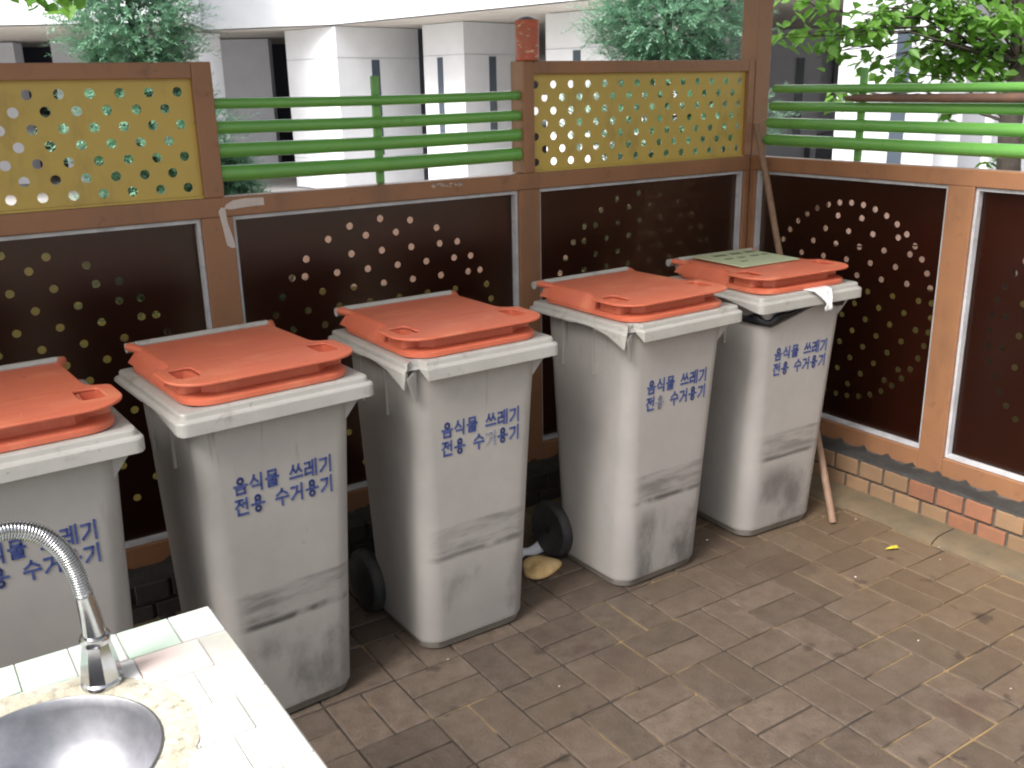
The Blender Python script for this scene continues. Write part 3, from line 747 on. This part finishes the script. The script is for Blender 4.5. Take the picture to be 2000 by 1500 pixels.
spots = [(1672, 1015), (1836, 1067), (1836, 1095), (1672, 1128), (1090, 1338), (1387, 1055), (1970, 1345), (1785, 1250), (870, 1290)]
for (u, v) in spots:
    p = on_z(u, v, .002); s = rr.uniform(.003, .006)
    for k in range(1):
        q = p+Vector((rr.uniform(-.01, .01), rr.uniform(-.01, .01), 0))
        b.add([q+Vector((s*math.cos(t), s*.7*math.sin(t), .001)) for t in (0, 1.1, 2.2, 3.1, 4.2, 5.2)]+[q+Vector((0, 0, s*.7))], [(i, (i+1) % 6, 6) for i in range(6)])
tag(b.build('crumbs', 'tape'), 'scattered small white crumbs on the pavers', 'crumbs', kind='stuff')

# ------------------------------------------------------------------ sink in the foreground
SZ = .65; sc = (1.545-SZ)/(1.545-.8)
def S(x, y): return (CAM.x+(x-CAM.x)*sc, CAM.y+(y-CAM.y)*sc)
kx, ky = S(-2.806, -1.5535); bx_, by_ = S(-3.074, -1.803); br_ = .128*sc
sk = thing('wash_sink', 'white tiled wash sink with steel bowl and gooseneck tap in the foreground', 'sink', (0, 0, 0))
x0, y0 = -3.95, -2.25
me = fill([(x0, y0), (kx-.006, y0), (kx, y0+.006), (kx, ky-.012), (kx-.012, ky), (x0, ky)], [circle(bx_, by_, br_-.004, 48)], .05, .004)
me.materials.append(M['sink_white']); xf(me, lambda x, y, z: (x, y, z+SZ-.025)); link('counter', me, sk)
b = MB(); b.box((x0+.05, y0+.05, .0), (kx-.05, ky-.05, SZ-.14)); b.build('pedestal', 'sink_white', sk)
# stained mortar collar round the bowl
b = MB(); rg0, rg1, rg2 = [], [], []; rr = random.Random(21); NN = 72
for k in range(NN):
    t = 2*math.pi*k/NN; w_ = br_*(1.36+.05*math.sin(3*t+1)+.04*math.sin(7*t))+rr.uniform(-.003, .003)
    rg0.append((bx_+(br_-.002)*math.cos(t), by_+(br_-.002)*math.sin(t), SZ+.001)); rg1.append((bx_+(br_*1.12)*math.cos(t), by_+(br_*1.12)*math.sin(t), SZ+.004+rr.uniform(-.001, .0012))); rg2.append((bx_+w_*math.cos(t), by_+w_*math.sin(t), SZ+.0022))
b.loft([rg0, rg1, rg2], False, False); M['collar'] = mat('stained_collar', (.52, .50, .43), .6, (.40, .36, .27), 16, .4, 70)
n = M['collar'].node_tree; tc = n.nodes.new('ShaderNodeTexCoord')
overlay(M['collar'], (.10, .085, .05), mnode(n, 'MULTIPLY', ramp(n, noise(n, tc.outputs['Object'], 55, 6, .75), .50, .68), .55))
b.build('mortar_collar', 'collar', sk, 60)
# tiles
ts = .098; rr = random.Random(31); row = 0; ty = ky-.004
while ty > y0+.05:
    tx = kx-.004-(ts*.5 if row % 2 else 0)
    first = True
    while tx > x0+.02:
        wd = ts*rr.uniform(.75, 1.1); xa = max(tx-wd, x0)
        poly = [(xa+.0015, ty-ts+.0015), (tx-.0015, ty-ts+.0015), (tx-.0015, ty-.0015), (xa+.0015, ty-.0015)]
        c = Vector(((xa+tx)/2, ty-ts/2)); d = c-Vector((bx_, by_)); rlim = br_*1.33
        if d.length > 1e-4 and d.length < rlim+ts:
            d.normalize(); out = []
            for i in range(4):
                p, q = Vector(poly[i]), Vector(poly[(i+1) % 4]); sp_, sq = (p-Vector((bx_, by_))).dot(d)-rlim, (q-Vector((bx_, by_))).dot(d)-rlim
                if sp_ >= 0: out.append(p)
                if (sp_ < 0) != (sq < 0): out.append(p+(q-p)*(sp_/(sp_-sq)))
            poly = out
        if len(poly) > 2:
            tb = MB(); k = len(poly)
            tb.add([(p[0], p[1], SZ+.0032) for p in poly]+[(p[0], p[1], SZ-.002) for p in poly], [tuple(range(k))]+[(i, k+i, k+(i+1) % k, (i+1) % k) for i in range(k)])
            tb.build('tile', rr.choices(['tile_w', 'tile_g', 'tile_p', 'tile_y'], [6, 2, .7, 1.5])[0], sk)
        tx = xa
    ty -= ts; row += 1
# bowl
b = MB(); prof = [(br_+.002, SZ+.0035), (br_-.001, SZ+.0045), (br_-.003, SZ+.002), (br_-.006, SZ-.012), (br_*.86, SZ-.06), (br_*.70, SZ-.095), (br_*.45, SZ-.112), (.022, SZ-.116), (.0215, SZ-.12), (.002, SZ-.121)]
b.loft([[(bx_+r*math.cos(2*math.pi*k/56), by_+r*math.sin(2*math.pi*k/56), z) for k in range(56)] for r, z in prof], False, True)
bowl = b.build('bowl', 'steel', sk, 60); md = bowl.modifiers.new('thick', 'SOLIDIFY'); md.thickness = .0015
# tap
fx, fy = S(-2.985, -1.672)
tp = MB(); h = sc
tp.lathe([(.032, SZ+.004), (.032, SZ+.010), (.029, SZ+.014)], (fx, fy, 0), seg=20)
hexr = lambda r, z, a=0: [(fx+r*math.cos(2*math.pi*k/8+a), fy+r*math.sin(2*math.pi*k/8+a), z) for k in range(8)]
tp.loft([hexr(.031, SZ+.014), hexr(.0275, SZ+.045), hexr(.0215, SZ+.074)])
tp.lathe([(.0195, SZ+.074), (.0225, SZ+.076), (.0235, SZ+.085), (.0215, SZ+.090), (.0155, SZ+.091)], (fx, fy, 0), seg=20)
tap = tp.build('tap', 'chrome', sk, 30)
dirx, diry = Vector((-1, -.12)).normalized()
b = MB(); b.tube([(fx, fy, SZ+.09), (fx-.002, fy, SZ+.125), (fx-.006, fy, SZ+.165)], [.0175, .0155, .0125], 20)
b.tube([(fx-.0055, fy, SZ+.160), (fx-.006, fy, SZ+.164), (fx-.0065, fy, SZ+.168)], [.0135, .0142, .0135], 20); b.build('tap_stem', 'chrome', tap, 40)
b = MB(); pts, rad = [], []
ctrl = [(0.006, .160), (.012, .200), (.026, .242), (.052, .278), (.090, .297), (.130, .292), (.165, .268), (.190, .232), (.200, .195)]
def cr(P, t):
    i = min(int(t), len(P)-2); f = t-i; p0, p1, p2, p3 = P[max(i-1, 0)], P[i], P[i+1], P[min(i+2, len(P)-1)]
    return tuple(.5*((2*p1[k])+(-p0[k]+p2[k])*f+(2*p0[k]-5*p1[k]+4*p2[k]-p3[k])*f*f+(-p0[k]+3*p1[k]-3*p2[k]+p3[k])*f**3) for k in range(2))
NS = 840
for k in range(NS+1):
    s, hgt = cr(ctrl, 8*k/NS); pts.append((fx+dirx*s, fy+diry*s, SZ+hgt)); rad.append(.0130+.0016*math.sin(k*2*math.pi/11))
b.tube(pts, rad, 16); b.build('gooseneck_hose', 'chrome', tap, 75)

# ------------------------------------------------------------------ building across the lawn
bl = thing('building', 'white stone building with deep porch, pillars and slit windows beyond the lawn', 'building', (6, 13, ZO))
bl.location = (0, 0, 0)
ZS = 2.62
def prism(name, poly, z0, z1, m):
    b = MB(); b.loft([[(x, y, z0) for x, y in poly], [(x, y, z1) for x, y in poly]]); return b.build(name, m, bl)
def col_on(px, P, d):
    """point where the sight column px crosses the plan line P + t d"""
    r = at_depth(px, 200, 1)-CAM; det = r.x*(-d[1])+r.y*d[0]
    ex, ey = P[0]-CAM.x, P[1]-CAM.y; s = (ex*(-d[1])+ey*d[0])/det
    return (CAM.x+r.x*s, CAM.y+r.y*s)
u_ = (-math.sin(R_(11.5)), math.cos(R_(11.5))); v_ = (math.cos(R_(13)), math.sin(R_(13)))
top = [(-9, 20.8), (1.75, 13.8), (2.664, 15.99), (4.32, 13.88), (5.43, 8.14), (6.15, 4.35), (6.9, 3.72), (13, -.2), (30, 6), (34, 40), (-9, 40)]
prism('upper_storey', top, ZS+.02, 7.5, 'white_render')
def inset(poly, d): return [(x+d*.6, y+d) for x, y in poly]
sf = MB(); sf.add([(x, y, ZS) for x, y in top], [tuple(range(len(top)))]); sf.build('soffit', 'soffit', bl)
def slit(A, B, px0, px1, z0, z1, m='glass_dark', proud=.012):
    """window let into the wall face A-B between two sight columns"""
    d = (B[0]-A[0], B[1]-A[1]); p, q = col_on(px0, A, d), col_on(px1, A, d); L = math.hypot(*d); nx, ny = d[1]/L, -d[0]/L
    if (CAM.x-A[0])*nx+(CAM.y-A[1])*ny < 0: nx, ny = -nx, -ny
    P0 = [(p[0]+nx*proud, p[1]+ny*proud), (q[0]+nx*proud, q[1]+ny*proud), (q[0]-nx*.1, q[1]-ny*.1), (p[0]-nx*.1, p[1]-ny*.1)]
    return prism('window', P0, z0, z1, m)
def block(P0, pxf, pxs, front='white_render', side='grey_render', z1=ZS-.01, joint=2.08):
    A = col_on(pxf, P0, u_); B = col_on(pxs, P0, v_); th = .25
    C_ = (B[0]+(A[0]-P0[0]), B[1]+(A[1]-P0[1]))
    for (za, zb_) in [(ZO, .30), (.31, joint), (joint+.01, z1)]:
        b = MB(); b.loft([[(x, y, z) for x, y in (P0, B, C_, A)] for z in (za, zb_)]); 
        o = b.build('wall_block', ['grey_render', 'white_render'], bl)
        for f in o.data.polygons:
            f.material_index = 1
    b = MB(); s = .02; k = [(P0[0]+(u_[0]+v_[0])*s, P0[1]+(u_[1]+v_[1])*s), (B[0]+u_[0]*s, B[1]+u_[1]*s), C_, (A[0]+v_[0]*s, A[1]+v_[1]*s)]
    b.loft([[(x, y, ZO) for x, y in k], [(x, y, z1-.02) for x, y in k]]); b.build('wall_core', 'grey_render', bl)
    return A, B
P1 = (4.35, 13.86); A1, B1 = block(P1, 567, 822)
slit(P1, B1, 730, 745, .35, 2.05)
prism('doorway', [col_on(823, P1, v_), col_on(832, P1, v_), (B1[0]+1, B1[1]+3), (B1[0]+.3, B1[1]+3)], ZO, ZS-.02, 'door_dark')
P2 = (5.95, 12.15); A2, B2 = block(P2, 831, 1022)
slit(P2, A2, 858, 868, .75, 2.05); slit(P2, B2, 957, 970, .75, 2.05)
P3 = col_on(1330, (6.3, 10.2), u_); A3, B3 = block(P3, 1067, 1420)
slit(P3, A3, 1120, 1134, .5, 2.05)
# left part of the porch
def wall_px(pxa, da, pxb, db, m, z0=ZO, z1=ZS-.03, thick=.3, name='wall'):
    a_ = at_depth(pxa, 180, da); b_ = at_depth(pxb, 180, db); d = Vector((b_.x-a_.x, b_.y-a_.y)).normalized(); nx, ny = -d.y, d.x
    if (CAM.x-a_.x)*nx+(CAM.y-a_.y)*ny > 0: nx, ny = -nx, -ny
    return prism(name, [(a_.x, a_.y), (b_.x, b_.y), (b_.x+nx*thick, b_.y+ny*thick), (a_.x+nx*thick, a_.y+ny*thick)], z0, z1, m)
wall_px(-700, 21, 40, 20, 'grey_render'); wall_px(40, 22, 112, 22, 'door_dark', name='doorway'); wall_px(112, 20, 420, 20.5, 'grey_render')
wall_px(388, 17.9, 440, 18.6, 'white_render', name='pillar'); wall_px(436, 20.6, 532, 20.6, 'grey_render'); wall_px(526, 23, 600, 23, 'door_dark', name='doorway')
# right part of the porch
wall_px(1380, 21, 1601, 21, 'grey_render'); wall_px(1598, 25, 1690, 25, 'grey_render')
q = at_depth(1556, 180, 20.9); wall_px(1553, 20.97, 1568, 20.97, 'glass_dark', .4, 2.0, .05, 'window'); wall_px(1626, 24.9, 1640, 24.9, 'glass_dark', .9, 2.1, .05, 'window')
wall_px(1588, 20.9, 1645, 23.5, 'door_dark', ZO, .35, .1, 'doorway')
for za, zb_ in [(ZO, 2.045), (2.055, 6)]: wall_px(1664, 10.4, 1835, 10.4, 'white_render', za, zb_, .5, 'pillar')
wall_px(1744, 10.385, 1772, 10.385, 'glass_dark', .55, 2.03, .05, 'window')
wall_px(1835, 10.8, 1885, 10.9, 'white_render', ZO, 4, .4, 'pillar'); wall_px(1872, 11.4, 2150, 12.4, 'grey_render', ZO, 6, .4)
p = at_depth(1925, 300, 8.2); b = MB(); b.tube([(p.x, p.y, ZO), (p.x, p.y, 1.75)], .035, 12)
tag(b.build('white_pole', 'white_render', None, 40), 'thin white pole standing beyond the right-hand green bars', 'pole')

# ------------------------------------------------------------------ trees
def conifer(name, label, base, h, r, n_spr, seed, zlow=.3):
    rr = random.Random(seed); t = thing(name, label, 'tree', base)
    b = MB(); b.tube([(0, 0, 0), (.02, .01, h*.4), (-.01, .02, h*.75), (0, 0, h)], [.055, .042, .022, .006], 10)
    for k in range(46):
        z = zlow+(h-zlow)*k/46; a = k*2.4; L = r*(1-z/h)**.7*.85
        b.tube([(0, 0, z), (L*.5*math.cos(a), L*.5*math.sin(a), z+.02), (L*math.cos(a), L*math.sin(a), z+.10)], [.012, .008, .003], 5)
    b.build('trunk', 'bark', t, 60)
    c = MB()
    for k in range(n_spr):
        z = zlow+(h-zlow)*(rr.random()**1.15); rad = r*(1-z/h)**.62
        rad *= (.82+.25*math.sin(z*9+rr.random()*.4)+.1*math.sin(rr.random()*6)); q = rad*math.sqrt(rr.uniform(.12, 1.05)); a = rr.uniform(0, 2*math.pi)
        o = Vector((q*math.cos(a), q*math.sin(a), z)); d = Vector((math.cos(a), math.sin(a), rr.uniform(-.15, .65))).normalized()
        d = (d+Vector((rr.gauss(0, .35), rr.gauss(0, .35), rr.gauss(0, .2)))).normalized()
        L = rr.uniform(.14, .26); sd_ = d.cross(Vector((0, 0, 1))).normalized(); up = sd_.cross(d)
        for i in range(11):
            p = o+d*(L*i/11)+up*(.02*math.sin(i*.5)); s = 1 if i % 2 else -1
            nd = (d*.75+sd_*s*.8+up*rr.uniform(-.25, .4)).normalized(); nl = rr.uniform(.045, .075)*(1-.4*i/11); wv = nd.cross(up).normalized()*.0075
            c.add([p-wv, p+wv, p+nd*nl], [(0,1,2)]); nd2 = (d+up*rr.uniform(.2, .8)*s).normalized(); wv = sd_*.0075
            c.add([p-wv, p+wv, p+nd2*nl], [(0,1,2)])
    me = bpy.data.meshes.new('crown'); me.from_pydata(c.v, [], c.f); me.materials.append(M['needle']); link('crown', me, t)
    return t
p = at_depth(262, 60, 6.6); conifer('conifer_tree', 'bluish green conifer behind the left yellow panel', (p.x, p.y, ZO), 3.4, .76, 5600, 1)
p = at_depth(1308, 60, 7.0); conifer('conifer_tree', 'bluish green conifer behind the yellow panel by the corner post', (p.x, p.y, ZO), 3.5, .98, 8200, 2)
p = at_depth(455, 372, 7.2); conifer('shrub', 'small green conifer shrub just beyond the left post of the green bars', (p.x, p.y, ZO), 1.36, .42, 1600, 3, .1)
def leaf(c, p, d, up, L, W):
    s = d.cross(up).normalized(); up = s.cross(d).normalized()
    pts = [p, p+d*L*.3+s*W*.5+up*.006, p+d*L*.62+s*W*.42+up*.004, p+d*L-up*.006, p+d*L*.62-s*W*.42+up*.004, p+d*L*.3-s*W*.5+up*.006, p+d*L*.45-up*.004]
    c.add(pts, [(0,1,6),(1,2,6),(2,3,6),(3,4,6),(4,5,6),(5,0,6)])
def broadleaf(name, label, base, tpts, trad, clusters, seed, lsize=.074):
    rr = random.Random(seed); t = thing(name, label, 'tree', base); B0 = Vector(base)
    b = MB(); b.tube(tpts, trad, 12); c = MB(); tv = [Vector(q) for q in tpts]
    for (cp, rad, nl) in clusters:
        cp = Vector(cp)-B0; st = min(tv, key=lambda q: (q-cp).length+abs(q.z-(cp.z-.2))*.4)
        mid = (st+cp)*.5+Vector((0, 0, .10)); b.tube([st, mid, cp], [.009, .005, .002], 6)
        for k in range(max(2, nl//9)):
            e = cp+Vector((rr.gauss(0, rad*.75), rr.gauss(0, rad*.75), rr.gauss(0, rad*.6))); s0 = mid+(cp-mid)*rr.random()
            b.tube([s0, (s0+e)/2+Vector((0, 0, .02)), e], [.004, .003, .0015], 5)
            for j in range(9):
                f = .35+.65*j/8; p = s0+(e-s0)*f+Vector((rr.gauss(0, .03), rr.gauss(0, .03), rr.gauss(0, .025)))
                a = rr.uniform(0, 6.28); d = Vector((math.cos(a), math.sin(a), rr.uniform(-1.1, .15))).normalized(); up = Vector((rr.gauss(0, .5), rr.gauss(0, .5), 1)).normalized()
                leaf(c, p, d, up, lsize*rr.uniform(.7, 1.25), lsize*rr.uniform(.55, .75))
    b.build('trunk', 'bark', t, 60)
    me = bpy.data.meshes.new('crown'); me.from_pydata(c.v, [], c.f); me.materials.append(M['leaf']); link('crown', me, t); return t
p = at_depth(1975, 240, 5.2); q = at_depth(1990, 60, 5.2)
base = (p.x+.05, p.y-.04, ZO); dx, dy = q.x-base[0], q.y-base[1]
tp_ = [(0, 0, 0), (.0, 0, .6), (-.02, .03, 1.2), (-.04, .05, 1.55), (dx*.6, dy*.6, 1.85), (dx, dy, 2.1), (dx+.03, dy, 2.6), (dx-.05, dy+.08, 3.2)]
cl = []; rr = random.Random(17)
for (u, v, dep, rad, nl) in [(1590, 20, 4.9, .10, 50), (1640, 55, 4.9, .10, 60), (1575, 70, 5.0, .07, 24), (1690, 30, 5.0, .10, 50), (1600, 105, 5.0, .05, 18), (1740, 15, 5.1, .10, 45),
    (1790, 10, 5.0, .11, 60), (1830, 40, 5.1, .10, 50), (1880, 30, 5.0, .12, 70), (1930, 50, 5.2, .12, 70), (1980, 40, 4.9, .12, 60), (1850, 95, 5.2, .10, 60), (1905, 110, 5.2, .10, 70), (1760, 110, 5.2, .07, 30),
    (1740, 140, 5.3, .06, 24), (1800, 135, 5.3, .08, 36), (1870, 145, 5.3, .08, 50), (1930, 150, 5.3, .09, 50), (1990, 180, 5.3, .10, 40), (1960, 120, 5.5, .10, 50), (1710, 118, 5.1, .03, 9), (1690, 70, 5.1, .03, 9),
    (1620, 200, 5.6, .05, 18), (1640, 190, 5.6, .04, 14), (1525, 75, 4.8, .03, 9), (1650, -40, 5, .15, 80), (1760, -50, 5.1, .15, 90), (1900, -40, 5.1, .2, 110), (1990, -60, 5.2, .2, 90), (1990, 280, 5.4, .08, 30), (1950, 315, 5.4, .05, 12), (2060, 100, 5.2, .2, 80), (1840, 215, 5.5, .05, 18)]:
    cl.append((at_depth(u, v, dep), rad, nl))
broadleaf('broadleaf_tree', 'leafy green broadleaf tree outside the right-hand fence', base, tp_, [.085, .07, .062, .058, .055, .05, .04, .02], cl, 5)
cl = [(at_depth(80, -12, 3.4), .03, 9), (at_depth(140, 2, 3.4), .012, 9), (at_depth(100, -50, 3.4), .08, 36), (at_depth(-60, -40, 3.4), .12, 50)]
p = at_depth(-420, 300, 4.0)
broadleaf('broadleaf_tree', 'few bright green leaves hanging in at the top left corner', (p.x, p.y, ZO), [(0, 0, 0), (.02, 0, 1.0), (.05, .02, 1.7), (.2, 0, 2.1), (.4, -.1, 2.4)], [.07, .06, .05, .04, .02], cl, 6, .075)

scene.render.engine = 'CYCLES'
scene.cycles.max_bounces = 8
scene.cycles.transparent_max_bounces = 16
scene.cycles.use_denoising = True
scene.cycles.pixel_filter_type = 'BLACKMAN_HARRIS'; scene.cycles.filter_width = 2.1
